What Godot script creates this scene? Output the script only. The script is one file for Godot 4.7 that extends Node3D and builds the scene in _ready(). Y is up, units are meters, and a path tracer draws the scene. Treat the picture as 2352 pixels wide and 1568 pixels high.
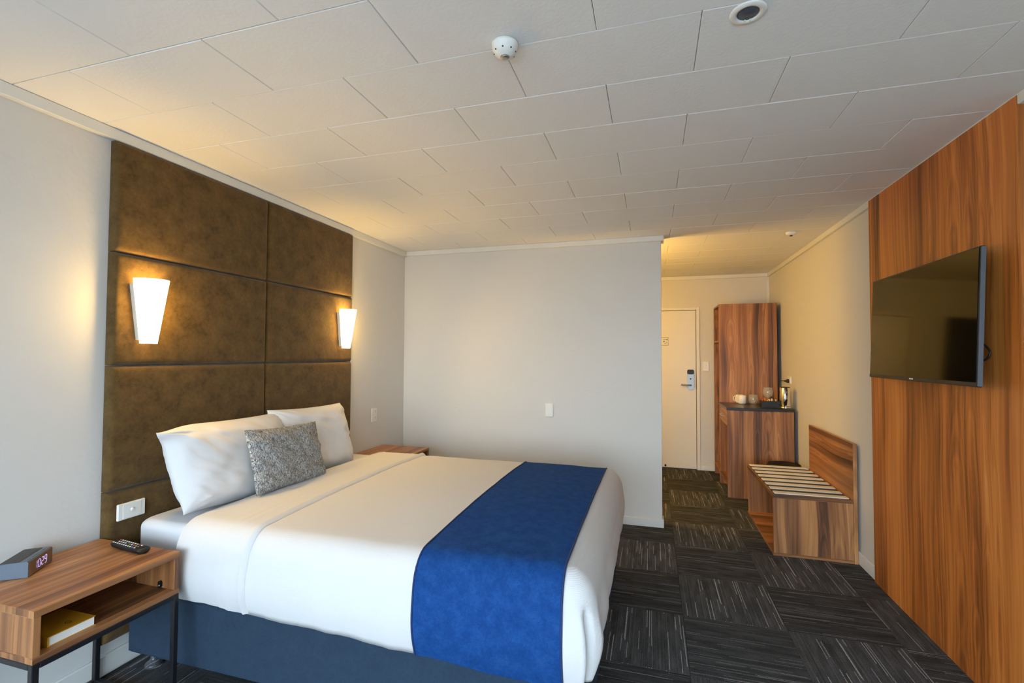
extends Node3D
# A motel bedroom. Metres, y up. The wall behind the bed head is x = 0, the partition that faces the camera is z = 0, the floor is y = 0.

const H := 2.405          # ceiling height
const RW := 3.66          # x of the wall with the television
const FAR := -2.2         # z of the wall with the entry door
const NEAR := 6.4         # z of the window wall, behind the camera
const PX := 2.385         # x where the partition ends

var M := {}
var taken := {}
var rng := RandomNumberGenerator.new()


func _ready() -> void:
	rng.seed = 7
	set_camera_and_light()
	make_materials()
	build_shell()
	build_ceiling_and_carpet()
	build_headboard()
	build_bed()
	build_wall_panel_and_tv()
	build_bedside()
	build_hall_furniture()
	build_counter_things()
	build_small_fittings()


# ---------------------------------------------------------------- camera, sky, lamps

func set_camera_and_light() -> void:
	var cam := Camera3D.new()
	cam.name = "camera"
	cam.fov = 71.42
	cam.near = 0.05
	cam.far = 100.0
	cam.transform = Transform3D(Basis(Vector3.UP, 0.28701) * Basis(Vector3.RIGHT, 0.02913) * Basis(Vector3.BACK, 0.00431), Vector3(2.31, 1.405, 4.12))
	add_child(cam)
	var sky_material := ProceduralSkyMaterial.new()
	sky_material.sky_top_color = Color(0.78, 0.89, 1.0)
	sky_material.sky_horizon_color = Color(0.91, 0.97, 1.0)
	sky_material.ground_horizon_color = Color(0.57, 0.62, 0.66)
	sky_material.ground_bottom_color = Color(0.53, 0.58, 0.62)
	sky_material.energy_multiplier = 14.0
	var sky := Sky.new()
	sky.sky_material = sky_material
	var env := Environment.new()
	env.background_mode = Environment.BG_SKY
	env.sky = sky
	env.ambient_light_source = Environment.AMBIENT_SOURCE_SKY
	env.tonemap_mode = Environment.TONE_MAPPER_LINEAR
	env.tonemap_exposure = 1.12
	env.sdfgi_enabled = true
	env.ssao_enabled = true
	env.ssil_enabled = true
	var we := WorldEnvironment.new()
	we.name = "world"
	we.environment = env
	add_child(we)


const LAMP_COLOR := Color(1.0, 0.80, 0.40)
const LAMP_ENERGY := 0.155

# ---------------------------------------------------------------- names, things, parts

func numbered(called: String, at: Node = self) -> String:
	var key := str(at.get_instance_id()) + "/" + called
	var n: int = taken.get(key, 0)
	taken[key] = n + 1
	return called if n == 0 else "%s_%03d" % [called, n]


func thing(called: String, label: String, category: String, at := Vector3.ZERO, turn := 0.0, group := "") -> Node3D:
	var o := Node3D.new()
	o.name = numbered(called)
	add_child(o)
	o.position = at
	o.rotation.y = turn
	o.set_meta("label", label)
	o.set_meta("category", category)
	if group != "":
		o.set_meta("group", group)
	return o


func structure(called: String, label := "") -> Node3D:
	var o := Node3D.new()
	o.name = numbered(called)
	add_child(o)
	o.set_meta("kind", "structure")
	if label != "":
		o.set_meta("label", label)
	return o


func part(parent: Node, called: String, mesh: Mesh, material: Material, at := Vector3.ZERO, basis := Basis(), label := "") -> MeshInstance3D:
	var o := MeshInstance3D.new()
	o.name = numbered(called, parent)
	o.mesh = mesh
	o.material_override = material
	o.transform = Transform3D(basis, at)
	o.cast_shadow = GeometryInstance3D.SHADOW_CASTING_SETTING_ON
	parent.add_child(o, true)
	if label != "":
		o.set_meta("label", label)
	return o


func copy_of(o: Node3D, label: String) -> Node3D:
	var c: Node3D = o.duplicate()
	c.name = numbered(String(o.name))
	add_child(c)
	c.set_meta("label", label)
	return c


# ---------------------------------------------------------------- mesh helpers

func face(st: SurfaceTool, pts: Array, normal: Vector3, uvs: Array) -> void:
	var n: Vector3 = (pts[1] - pts[0]).cross(pts[2] - pts[0])
	var order: Array = range(pts.size())
	if n.dot(normal) > 0.0:       # front faces run clockwise
		order.reverse()
	for k in range(1, pts.size() - 1):
		for i in [order[0], order[k], order[k + 1]]:
			st.set_normal(normal)
			st.set_uv(uvs[i])
			st.add_vertex(pts[i])


func wood_uv(p: Vector3, n: Vector3, grain: int, shift: Vector2) -> Vector2:
	var a := n.abs()
	var ax := 0
	if a.y > a.x and a.y >= a.z:
		ax = 1
	elif a.z > a.x:
		ax = 2
	if ax != grain:
		var other := 3 - ax - grain
		return Vector2(p[other], p[grain]) + shift
	return Vector2(p[(ax + 1) % 3], p[(ax + 2) % 3]) + shift


# a box with chamfered edges, its middle at the origin; uv in metres, v along the grain
func bevel_box(size: Vector3, b := 0.001, grain := 1, shift := Vector2.ZERO, st_in: SurfaceTool = null, mid := Vector3.ZERO) -> Mesh:
	var st := st_in if st_in != null else SurfaceTool.new()
	if st_in == null:
		st.begin(Mesh.PRIMITIVE_TRIANGLES)
	var h := size * 0.5
	b = minf(b, minf(h.x, minf(h.y, h.z)) * 0.9)
	for ax in 3:
		var p := (ax + 1) % 3
		var q := (ax + 2) % 3
		for s in [-1.0, 1.0]:
			var pts := []
			var n := Vector3.ZERO
			n[ax] = s
			for c in [[-1, -1], [1, -1], [1, 1], [-1, 1]]:
				var v := Vector3.ZERO
				v[ax] = s * h[ax]
				v[p] = c[0] * (h[p] - b)
				v[q] = c[1] * (h[q] - b)
				pts.append(v + mid)
			face(st, pts, n, pts.map(func(v): return wood_uv(v, n, grain, shift)))
			for s2 in [-1.0, 1.0]:       # chamfer between this face and the next axis' face
				var pts2 := []
				var n2 := Vector3.ZERO
				n2[ax] = s
				n2[p] = s2 * 0.999
				for e in [-1.0, 1.0]:
					var v1 := Vector3.ZERO
					v1[ax] = s * h[ax]
					v1[p] = s2 * (h[p] - b)
					v1[q] = e * (h[q] - b)
					var v2 := Vector3.ZERO
					v2[ax] = s * (h[ax] - b)
					v2[p] = s2 * h[p]
					v2[q] = e * (h[q] - b)
					if e < 0:
						pts2.append(v1 + mid)
						pts2.append(v2 + mid)
					else:
						pts2.append(v2 + mid)
						pts2.append(v1 + mid)
				face(st, pts2, n2.normalized(), pts2.map(func(v): return wood_uv(v, n2, grain, shift)))
	for sx in [-1.0, 1.0]:
		for sy in [-1.0, 1.0]:
			for sz in [-1.0, 1.0]:
				var n3 := Vector3(sx, sy, sz)
				var pts3 := [Vector3(h.x, h.y - b, h.z - b) * n3 + mid, Vector3(h.x - b, h.y, h.z - b) * n3 + mid, Vector3(h.x - b, h.y - b, h.z) * n3 + mid]
				face(st, pts3, n3.normalized(), pts3.map(func(v): return wood_uv(v, n3, grain, shift)))
	return st.commit() if st_in == null else null


# a box given by its two corners, as a part
func slab(parent: Node, called: String, a: Vector3, b: Vector3, material: Material, bev := 0.001, grain := 1, label := "") -> MeshInstance3D:
	var along: float = (b - a)[grain]
	return part(parent, called, bevel_box(b - a, bev, grain, Vector2(rng.randf() * 1.4, along * 0.5 + rng.randf() * maxf(0.0, 2.45 - along))), material, (a + b) * 0.5, Basis(), label)


# a sheet of quads; rows of points, smooth; turned so that it faces away from the point «inside»
func sheet(rows: Array, uvs: Array, inside: Vector3, wrap := false, st_in: SurfaceTool = null) -> Mesh:
	var st := st_in if st_in != null else SurfaceTool.new()
	if st_in == null:
		st.begin(Mesh.PRIMITIVE_TRIANGLES)
	var total := 0.0
	var nr := rows.size()
	var nc: int = rows[0].size()
	for i in nr - 1:
		for j in nc - 1:
			var a: Vector3 = rows[i][j]
			var n: Vector3 = (rows[i][j + 1] - a).cross(rows[i + 1][j] - a)
			total += n.dot(a - inside)
	var flip := total > 0.0
	var tri := [[0, 0], [0, 1], [1, 1], [0, 0], [1, 1], [1, 0]]
	if flip:
		tri = [[0, 0], [1, 1], [0, 1], [0, 0], [1, 0], [1, 1]]
	st.set_smooth_group(0)
	for i in nr - 1:
		for j in nc - 1:
			for t in tri:
				st.set_uv(uvs[i + t[0]][j + t[1]])
				st.add_vertex(rows[i + t[0]][j + t[1]])
	if st_in != null:
		return null
	st.generate_normals()
	return st.commit()


# a turned shape; profile of (radius, y) from bottom to top. A jump in the profile (a repeated point) makes a hard edge
func lathe(profile: Array, sides := 32) -> Mesh:
	var st := SurfaceTool.new()
	st.begin(Mesh.PRIMITIVE_TRIANGLES)
	var total := 0.0
	for k in profile.size() - 1:
		var a: Vector2 = profile[k]
		var b: Vector2 = profile[k + 1]
		if a.distance_to(b) < 1e-6:
			continue
		# outward normal in the half plane: profile runs so that the outside is on the right
		var t := (b - a).normalized()
		var nn := Vector2(t.y, -t.x)
		var na := nn
		var nb := nn
		if k > 0 and profile[k - 1].distance_to(a) > 1e-6:
			var tp: Vector2 = (a - profile[k - 1]).normalized()
			na = (nn + Vector2(tp.y, -tp.x)).normalized()
		if k + 2 < profile.size() and profile[k + 2].distance_to(b) > 1e-6:
			var tn: Vector2 = (profile[k + 2] - b).normalized()
			nb = (nn + Vector2(tn.y, -tn.x)).normalized()
		for j in sides:
			var a0 := TAU * j / sides
			var a1 := TAU * (j + 1) / sides
			var c0 := Vector3(cos(a0), 0, sin(a0))
			var c1 := Vector3(cos(a1), 0, sin(a1))
			var p00 := c0 * a.x + Vector3(0, a.y, 0)
			var p10 := c1 * a.x + Vector3(0, a.y, 0)
			var p01 := c0 * b.x + Vector3(0, b.y, 0)
			var p11 := c1 * b.x + Vector3(0, b.y, 0)
			var set_of := [[p00, c0 * na.x + Vector3(0, na.y, 0), 0.0, 0.0], [p10, c1 * na.x + Vector3(0, na.y, 0), 1.0, 0.0], [p11, c1 * nb.x + Vector3(0, nb.y, 0), 1.0, 1.0], [p01, c0 * nb.x + Vector3(0, nb.y, 0), 0.0, 1.0]]
			var g: Vector3 = (p10 - p00).cross(p01 - p00)
			if g.length() < 1e-12:
				g = (p11 - p01).cross(p01 - p00)
			var out := (c0 + c1).normalized() * nn.x + Vector3(0, nn.y, 0)
			var order := [0, 1, 2, 0, 2, 3]
			if g.dot(out) > 0.0:
				order = [0, 2, 1, 0, 3, 2]
			for i in order:
				st.set_normal(set_of[i][1])
				st.set_uv(Vector2((j + set_of[i][2]) / sides, (k + set_of[i][3]) / profile.size()))
				st.add_vertex(set_of[i][0])
	return st.commit()


# a round bar along a list of points
func tube(points: Array, radius: float, sides := 10) -> Mesh:
	var st := SurfaceTool.new()
	st.begin(Mesh.PRIMITIVE_TRIANGLES)
	var rings := []
	var side := Vector3.UP
	for k in points.size():
		var t: Vector3 = (points[mini(k + 1, points.size() - 1)] - points[maxi(k - 1, 0)]).normalized()
		if absf(t.dot(side)) > 0.98:
			side = Vector3.RIGHT if absf(t.x) < 0.9 else Vector3.BACK
		var u := t.cross(side).normalized()
		side = u.cross(t).normalized()
		var ring := []
		for j in sides + 1:
			var a := TAU * j / sides
			ring.append([points[k] + (u * cos(a) + side * sin(a)) * radius, u * cos(a) + side * sin(a)])
		rings.append(ring)
	for k in rings.size() - 1:
		for j in sides:
			var q := [rings[k][j], rings[k][j + 1], rings[k + 1][j + 1], rings[k + 1][j]]
			var g: Vector3 = (q[1][0] - q[0][0]).cross(q[3][0] - q[0][0])
			var order := [0, 1, 2, 0, 2, 3]
			if g.dot(q[0][1]) > 0.0:
				order = [0, 2, 1, 0, 3, 2]
			for i in order:
				st.set_normal(q[i][1])
				st.set_uv(Vector2(float(j) / sides, k))
				st.add_vertex(q[i][0])
	for e in [0, rings.size() - 1]:
		var n: Vector3 = (points[0] - points[1]).normalized() if e == 0 else (points[-1] - points[-2]).normalized()
		var cap := []
		for j in sides:
			cap.append(rings[e][j][0])
		face(st, cap, n, cap.map(func(_v): return Vector2.ZERO))
	return st.commit()


func curve(points: Array, steps := 8) -> Array:
	var c := Curve3D.new()
	for k in points.size():
		var t: Vector3 = (points[mini(k + 1, points.size() - 1)] - points[maxi(k - 1, 0)]) / 6.0
		c.add_point(points[k], -t, t)
	var out := []
	for k in points.size() - 1:
		for s in steps:
			out.append(c.sample(k, float(s) / steps))
	out.append(points[-1])
	return out


# an extruded outline (in the xy plane), from z = 0 to z = depth
func prism(outline: PackedVector2Array, depth: float, grain := 1, shift := Vector2.ZERO) -> Mesh:
	var st := SurfaceTool.new()
	st.begin(Mesh.PRIMITIVE_TRIANGLES)
	var idx := Geometry2D.triangulate_polygon(outline)
	for s in [0.0, 1.0]:
		var n := Vector3(0, 0, -1.0 if s == 0.0 else 1.0)
		for k in range(0, idx.size(), 3):
			var pts := []
			for i in 3:
				var o := outline[idx[k + i]]
				pts.append(Vector3(o.x, o.y, depth * s))
			face(st, pts, n, pts.map(func(v): return wood_uv(v, n, grain, shift)))
	var mid := Vector2.ZERO
	var ccw := not Geometry2D.is_polygon_clockwise(outline)
	for k in outline.size():
		var a := outline[k]
		var b := outline[(k + 1) % outline.size()]
		var t := (b - a).normalized()
		var n2 := Vector3(t.y, -t.x, 0) if not ccw else Vector3(-t.y, t.x, 0)
		# Godot's clockwise test works in y-down space
		var test := (a + b) * 0.5 + Vector2(n2.x, n2.y) * 1e-4
		if Geometry2D.is_point_in_polygon(test, outline):
			n2 = -n2
		var pts2 := [Vector3(a.x, a.y, 0), Vector3(b.x, b.y, 0), Vector3(b.x, b.y, depth), Vector3(a.x, a.y, depth)]
		face(st, pts2, n2, pts2.map(func(v): return wood_uv(v, n2, grain, shift)))
	return st.commit()


func round_rect(w: float, h: float, r: float, steps := 5) -> PackedVector2Array:
	var out := PackedVector2Array()
	for c in [[1, 1, 0.0], [-1, 1, PI / 2], [-1, -1, PI], [1, -1, PI * 1.5]]:
		for k in steps + 1:
			var a: float = c[2] + PI / 2 * k / steps
			out.append(Vector2(c[0] * (w / 2 - r) + cos(a) * r, c[1] * (h / 2 - r) + sin(a) * r))
	return out


# ---------------------------------------------------------------- materials

func plain(color: Color, rough := 0.6, metal := 0.0, spec := 0.5) -> StandardMaterial3D:
	var m := StandardMaterial3D.new()
	m.albedo_color = color
	m.roughness = rough
	m.metallic = metal
	m.metallic_specular = spec
	return m


func noise(freq: float, octaves: int, sd: int) -> FastNoiseLite:
	var n := FastNoiseLite.new()
	n.noise_type = FastNoiseLite.TYPE_SIMPLEX_SMOOTH
	n.frequency = freq
	n.seed = sd
	n.fractal_type = FastNoiseLite.FRACTAL_FBM
	n.fractal_octaves = octaves
	return n


func to_texture(img: Image) -> ImageTexture:
	img.generate_mipmaps()
	return ImageTexture.create_from_image(img)


func from_bytes(w: int, h: int, data: PackedByteArray) -> Image:
	return Image.create_from_data(w, h, false, Image.FORMAT_RGB8, data)


func ramp(t: float, stops: Array) -> Color:
	t = clampf(t, 0.0, 0.9999) * (stops.size() - 1)
	var k := int(t)
	return stops[k].lerp(stops[k + 1], t - k)


# walnut: staves of different tone, long streaks, a few cathedral figures. 1.4 m across (seamless), 2.5 m along
func walnut_image(sd: int, stops: Array) -> Image:
	var w := 1024
	var h := 1024
	var data := PackedByteArray()
	data.resize(w * h * 3)
	var broad := noise(1.0, 2, sd)
	var mid := noise(1.0, 3, sd + 1)
	var fine := noise(1.0, 2, sd + 2)
	var r := RandomNumberGenerator.new()
	r.seed = sd
	var staves := []
	var x := 0.0
	while x < 1.4:
		var width := r.randf_range(0.045, 0.13)
		if 1.4 - x - width < 0.05:
			width = 1.4 - x
		staves.append([x, width, r.randf_range(-0.20, 0.20), r.randf(), r.randf_range(0.0, 2.5)])
		x += width
	var rad := 1.4 / TAU
	for i in w:
		var u := 1.4 * i / w
		for j in h:
			var v := 2.5 * j / h
			var wob := broad.get_noise_2d(v * 0.9, cos(TAU * u / 1.4) * 0.6 + 9.0) * 0.02
			var uu := fposmod(u + wob, 1.4)
			var st: Array = staves[0]
			for s in staves:
				if uu >= s[0]:
					st = s
			var ca := cos(TAU * uu / 1.4) * rad
			var sa := sin(TAU * uu / 1.4) * rad
			var t: float = 0.47 + st[2]
			t += broad.get_noise_3d(ca * 9.0, sa * 9.0, v * 0.7) * 0.30
			t += mid.get_noise_3d(ca * 38.0, sa * 38.0, v * 0.9 + st[4]) * 0.26
			t += fine.get_noise_3d(ca * 170.0, sa * 170.0, v * 3.0) * 0.09
			if st[3] > 0.55:       # a cathedral figure in this stave
				var d: float = (uu - st[0] - st[1] * 0.5) / st[1]
				var ring := sin(TAU * (d * d * 5.0 + (v + st[4]) * 1.7 + mid.get_noise_2d(v * 2.0, st[4]) * 0.8) * 1.4)
				t += ring * 0.09 * (1.0 - absf(d))
			var e: float = minf(uu - st[0], st[0] + st[1] - uu)
			if e < 0.002:
				t -= 0.07
			var c := ramp(t, stops)
			var k := (j * w + i) * 3
			data[k] = int(c.r * 255.0)
			data[k + 1] = int(c.g * 255.0)
			data[k + 2] = int(c.b * 255.0)
	return from_bytes(w, h, data)


# loop-pile carpet tile: dark pile with broken pale lines along v
func carpet_image(sd: int, base: float, lines: int, line_tone: float) -> Image:
	var n := 512
	var r := RandomNumberGenerator.new()
	r.seed = sd
	var val := PackedFloat32Array()
	val.resize(n * n)
	var cloud := noise(0.010, 3, sd)
	for i in n:
		var col := r.randf_range(-0.16, 0.16)
		for j in n:
			val[j * n + i] = base * (1.0 + col + 0.22 * cloud.get_noise_2d(i * 2.0, j * 0.4) + r.randf_range(-0.30, 0.30))
	for k in lines:
		var i := r.randi_range(0, n - 5)
		var strong := r.randf() < 0.45
		var wide := r.randi_range(3, 4) if strong else r.randi_range(1, 2)
		var tone := line_tone * (r.randf_range(0.8, 1.0) if strong else r.randf_range(0.45, 0.7))
		var j := r.randi_range(-220, n - 60)
		var to := j + r.randi_range(120, 480)
		while j < to:
			if j >= 0 and j < n and r.randf() < 0.93:
				for d in wide:
					val[j * n + i + d] = lerpf(val[j * n + i + d], tone, r.randf_range(0.6, 1.0))
			j += 1
	var data := PackedByteArray()
	data.resize(n * n * 3)
	for k in n * n:
		var v := clampf(val[k], 0.0, 1.0)
		data[k * 3] = int(v * 250.0)
		data[k * 3 + 1] = int(v * 253.0)
		data[k * 3 + 2] = int(v * 255.0)
	return from_bytes(n, n, data)


# brushed suede: soft patches where the nap lies differently, and a fine grain
func suede_image(stops: Array, sd: int, patch: float, grain: float) -> Image:
	var n := 512
	var a := noise(0.012, 4, sd).get_seamless_image(n, n)
	var b := noise(0.05, 3, sd + 1).get_seamless_image(n, n)
	var r := RandomNumberGenerator.new()
	r.seed = sd
	var data := PackedByteArray()
	data.resize(n * n * 3)
	for j in n:
		for i in n:
			var t := 0.5 + (a.get_pixel(i, j).r - 0.5) * patch + (b.get_pixel(i, j).r - 0.5) * patch * 0.6 + r.randf_range(-grain, grain)
			var c := ramp(t, stops)
			var k := (j * n + i) * 3
			data[k] = int(c.r * 255.0)
			data[k + 1] = int(c.g * 255.0)
			data[k + 2] = int(c.b * 255.0)
	return from_bytes(n, n, data)


func tweed_image() -> Image:
	var n := 512
	var r := RandomNumberGenerator.new()
	r.seed = 31
	var a := noise(0.02, 3, 5)
	var val := PackedFloat32Array()
	val.resize(n * n)
	val.fill(0.60)
	for k in 9000:       # short warp slubs, light and dark
		var i := r.randi_range(0, n - 1)
		var j := r.randi_range(0, n - 1)
		var long := r.randi_range(4, 16)
		var tone := r.randf_range(0.30, 0.50) if r.randf() < 0.50 + 0.35 * a.get_noise_2d(i, j) else r.randf_range(0.62, 0.84)
		for d in long:
			for e in 3:
				val[((j + d) % n) * n + (i + e + d / 7) % n] = tone * r.randf_range(0.9, 1.1)
	var data := PackedByteArray()
	data.resize(n * n * 3)
	for k in n * n:
		var v := clampf(val[k], 0.0, 1.0)
		data[k * 3] = int(v * 248.0)
		data[k * 3 + 1] = int(v * 250.0)
		data[k * 3 + 2] = int(v * 250.0)
	return from_bytes(n, n, data)


func bump_image(freq: float, octaves: int, sd: int, strength: float, size := 256) -> ImageTexture:
	var img := noise(freq, octaves, sd).get_seamless_image(size, size)
	img.convert(Image.FORMAT_RGBA8)
	img.bump_map_to_normal_map(strength)
	return to_texture(img)


# fine woven ribs across v, for the bed linen
func rib_normal() -> ImageTexture:
	var n := 256
	var img := Image.create(n, n, false, Image.FORMAT_RGBA8)
	var a := noise(0.03, 3, 8)
	for j in n:
		for i in n:
			var s := 0.5 + 0.22 * sin(TAU * j / 8.0 + a.get_noise_2d(i * 0.6, j) * 2.0) + 0.10 * sin(TAU * i / 4.0)
			img.set_pixel(i, j, Color(s, s, s))
	img.bump_map_to_normal_map(1.2)
	return to_texture(img)


func make_materials() -> void:
	var tan := [Color8(76, 50, 34), Color8(116, 76, 48), Color8(152, 102, 62), Color8(182, 128, 80), Color8(208, 158, 108)]
	var wood_a := to_texture(walnut_image(11, tan))
	var wood_b := to_texture(walnut_image(47, tan))
	var deep := [Color8(92, 50, 24), Color8(146, 84, 37), Color8(192, 114, 50), Color8(216, 136, 64), Color8(230, 158, 86)]
	var wood_c := to_texture(walnut_image(83, deep))
	var k := 0
	for w in [wood_a, wood_b, wood_c]:
		var m := plain(Color.WHITE, 0.42, 0.0, 0.45)
		m.albedo_texture = w
		m.uv1_scale = Vector3(1.0 / 1.4, 1.0 / 2.5, 1)
		M[["walnut", "walnut_b", "walnut_deep"][k]] = m
		k += 1
	var paint := plain(Color(0.855, 0.85, 0.835), 0.62, 0.0, 0.3)
	paint.normal_enabled = true
	paint.normal_texture = bump_image(0.05, 3, 3, 1.5)
	paint.normal_scale = 0.18
	paint.uv1_triplanar = true
	paint.uv1_world_triplanar = true
	paint.uv1_scale = Vector3.ONE * 2.2
	M.paint = paint
	M.trim = plain(Color(0.89, 0.89, 0.87), 0.4)
	var tile := plain(Color(0.93, 0.93, 0.925), 0.85, 0.0, 0.2)
	tile.normal_enabled = true
	tile.normal_texture = bump_image(0.08, 4, 9, 2.0)
	tile.normal_scale = 0.14
	tile.uv1_triplanar = true
	tile.uv1_world_triplanar = true
	tile.uv1_scale = Vector3.ONE * 3.0
	M.tile = tile
	M.void = plain(Color(0.45, 0.45, 0.44), 0.9)
	M.door = plain(Color(0.90, 0.89, 0.85), 0.35)
	var carpets := []
	for d in [[1, 0.31, 46, 0.80], [2, 0.30, 40, 0.78], [3, 0.32, 50, 0.80], [4, 0.27, 60, 0.60], [5, 0.26, 54, 0.58], [6, 0.275, 64, 0.60]]:
		var m := plain(Color.WHITE, 0.95, 0.0, 0.1)
		var img := carpet_image(d[0], d[1], d[2], d[3])
		m.albedo_texture = to_texture(img)
		m.uv1_scale = Vector3(2.0, 2.0, 1)
		carpets.append(m)
	M.carpets = carpets
	M.underlay = plain(Color(0.10, 0.10, 0.10), 1.0)
	var suede := plain(Color.WHITE, 0.85, 0.0, 0.2)
	suede.albedo_texture = to_texture(suede_image([Color8(62, 47, 26), Color8(86, 66, 37), Color8(102, 79, 44), Color8(120, 95, 56)], 4, 0.55, 0.2))
	suede.uv1_triplanar = true
	suede.uv1_world_triplanar = true
	suede.uv1_scale = Vector3.ONE * 1.3
	suede.rim_enabled = true
	suede.rim = 0.35
	suede.rim_tint = 0.7
	M.suede = suede
	var linen := plain(Color(0.842, 0.838, 0.835), 0.8, 0.0, 0.2)
	linen.normal_enabled = true
	linen.normal_texture = rib_normal()
	linen.normal_scale = 0.6
	linen.uv1_scale = Vector3(7, 7, 1)
	M.linen = linen
	var cotton := plain(Color(0.875, 0.875, 0.88), 0.8, 0.0, 0.2)
	M.cotton = cotton
	var blue := plain(Color.WHITE, 0.8, 0.0, 0.2)
	blue.albedo_texture = to_texture(suede_image([Color8(14, 48, 102), Color8(22, 62, 120), Color8(32, 75, 136), Color8(50, 94, 154)], 21, 0.35, 0.22))
	blue.uv1_scale = Vector3(2.2, 2.2, 1)
	M.blue = blue
	M.blue_hem = plain(Color8(22, 50, 98), 0.8)
	var tweed := plain(Color.WHITE, 0.9, 0.0, 0.15)
	tweed.albedo_texture = to_texture(tweed_image())
	tweed.uv1_scale = Vector3(3.6, 3.6, 1)
	tweed.normal_enabled = true
	tweed.normal_texture = bump_image(0.12, 2, 12, 3.0)
	tweed.normal_scale = 0.7
	M.tweed = tweed
	var navy := plain(Color.WHITE, 0.8, 0.0, 0.3)
	navy.albedo_texture = to_texture(suede_image([Color8(34, 48, 64), Color8(43, 59, 76), Color8(52, 69, 87)], 15, 0.25, 0.25))
	navy.uv1_triplanar = true
	navy.uv1_world_triplanar = true
	navy.uv1_scale = Vector3.ONE * 2.0
	M.navy = navy
	M.beige = plain(Color8(196, 178, 138), 0.8)
	M.black_metal = plain(Color8(24, 24, 27), 0.38, 0.0, 0.5)
	M.black = plain(Color8(18, 18, 20), 0.45)
	M.black_gloss = plain(Color8(12, 12, 13), 0.08)
	M.laminate_black = plain(Color8(30, 29, 30), 0.30)
	M.plastic_white = plain(Color8(236, 236, 230), 0.3)
	M.grey_plastic = plain(Color8(92, 104, 118), 0.4)
	M.dark_plastic = plain(Color8(60, 62, 62), 0.55)
	M.chrome = plain(Color8(228, 226, 222), 0.10, 1.0)
	M.satin_metal = plain(Color8(190, 190, 186), 0.32, 1.0)
	M.alu = plain(Color8(228, 221, 202), 0.45, 0.0)
	M.china = plain(Color8(240, 236, 222), 0.15)
	var glass := plain(Color(0.95, 1.0, 0.98, 0.07), 0.02)
	glass.transparency = BaseMaterial3D.TRANSPARENCY_ALPHA
	M.glass = glass
	var clear := plain(Color(0.95, 0.97, 1.0, 0.06), 0.06)
	clear.transparency = BaseMaterial3D.TRANSPARENCY_ALPHA
	clear.refraction_enabled = true
	clear.refraction_scale = 0.05
	M.clear = clear
	var pane := plain(Color(0.97, 1.0, 0.99, 0.06), 0.01)
	pane.transparency = BaseMaterial3D.TRANSPARENCY_ALPHA
	M.pane = pane
	var shade := plain(Color(0.95, 0.92, 0.85), 0.5)
	shade.emission_enabled = true
	shade.emission = Color(1.0, 0.94, 0.80)
	shade.emission_energy_multiplier = 2.4
	M.shade = shade
	var digits := plain(Color(0.75, 0.7, 0.9), 0.5)
	digits.emission_enabled = true
	digits.emission = Color(0.74, 0.66, 0.95)
	digits.emission_energy_multiplier = 0.9
	M.digits = digits
	M.mirror_face = plain(Color8(140, 128, 118), 0.12, 0.75)
	M.cover = plain(Color8(196, 140, 30), 0.45)
	M.paper = plain(Color8(232, 232, 226), 0.8)
	M.screen = plain(Color8(8, 7, 6), 0.07, 0.0, 0.32)
	M.gunmetal = plain(Color8(88, 94, 104), 0.4)
	M.lamp_steel = plain(Color8(206, 204, 194), 0.5)
	M.lock_steel = plain(Color8(150, 152, 150), 0.38, 1.0)
	M.rack_pad = plain(Color8(58, 48, 34), 0.6)


# ---------------------------------------------------------------- the room

func box_structure(called: String, a: Vector3, b: Vector3, material: Material, bev := 0.001) -> MeshInstance3D:
	var o := part(self, called, bevel_box(b - a, bev), material, (a + b) * 0.5)
	o.set_meta("kind", "structure")
	return o


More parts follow.
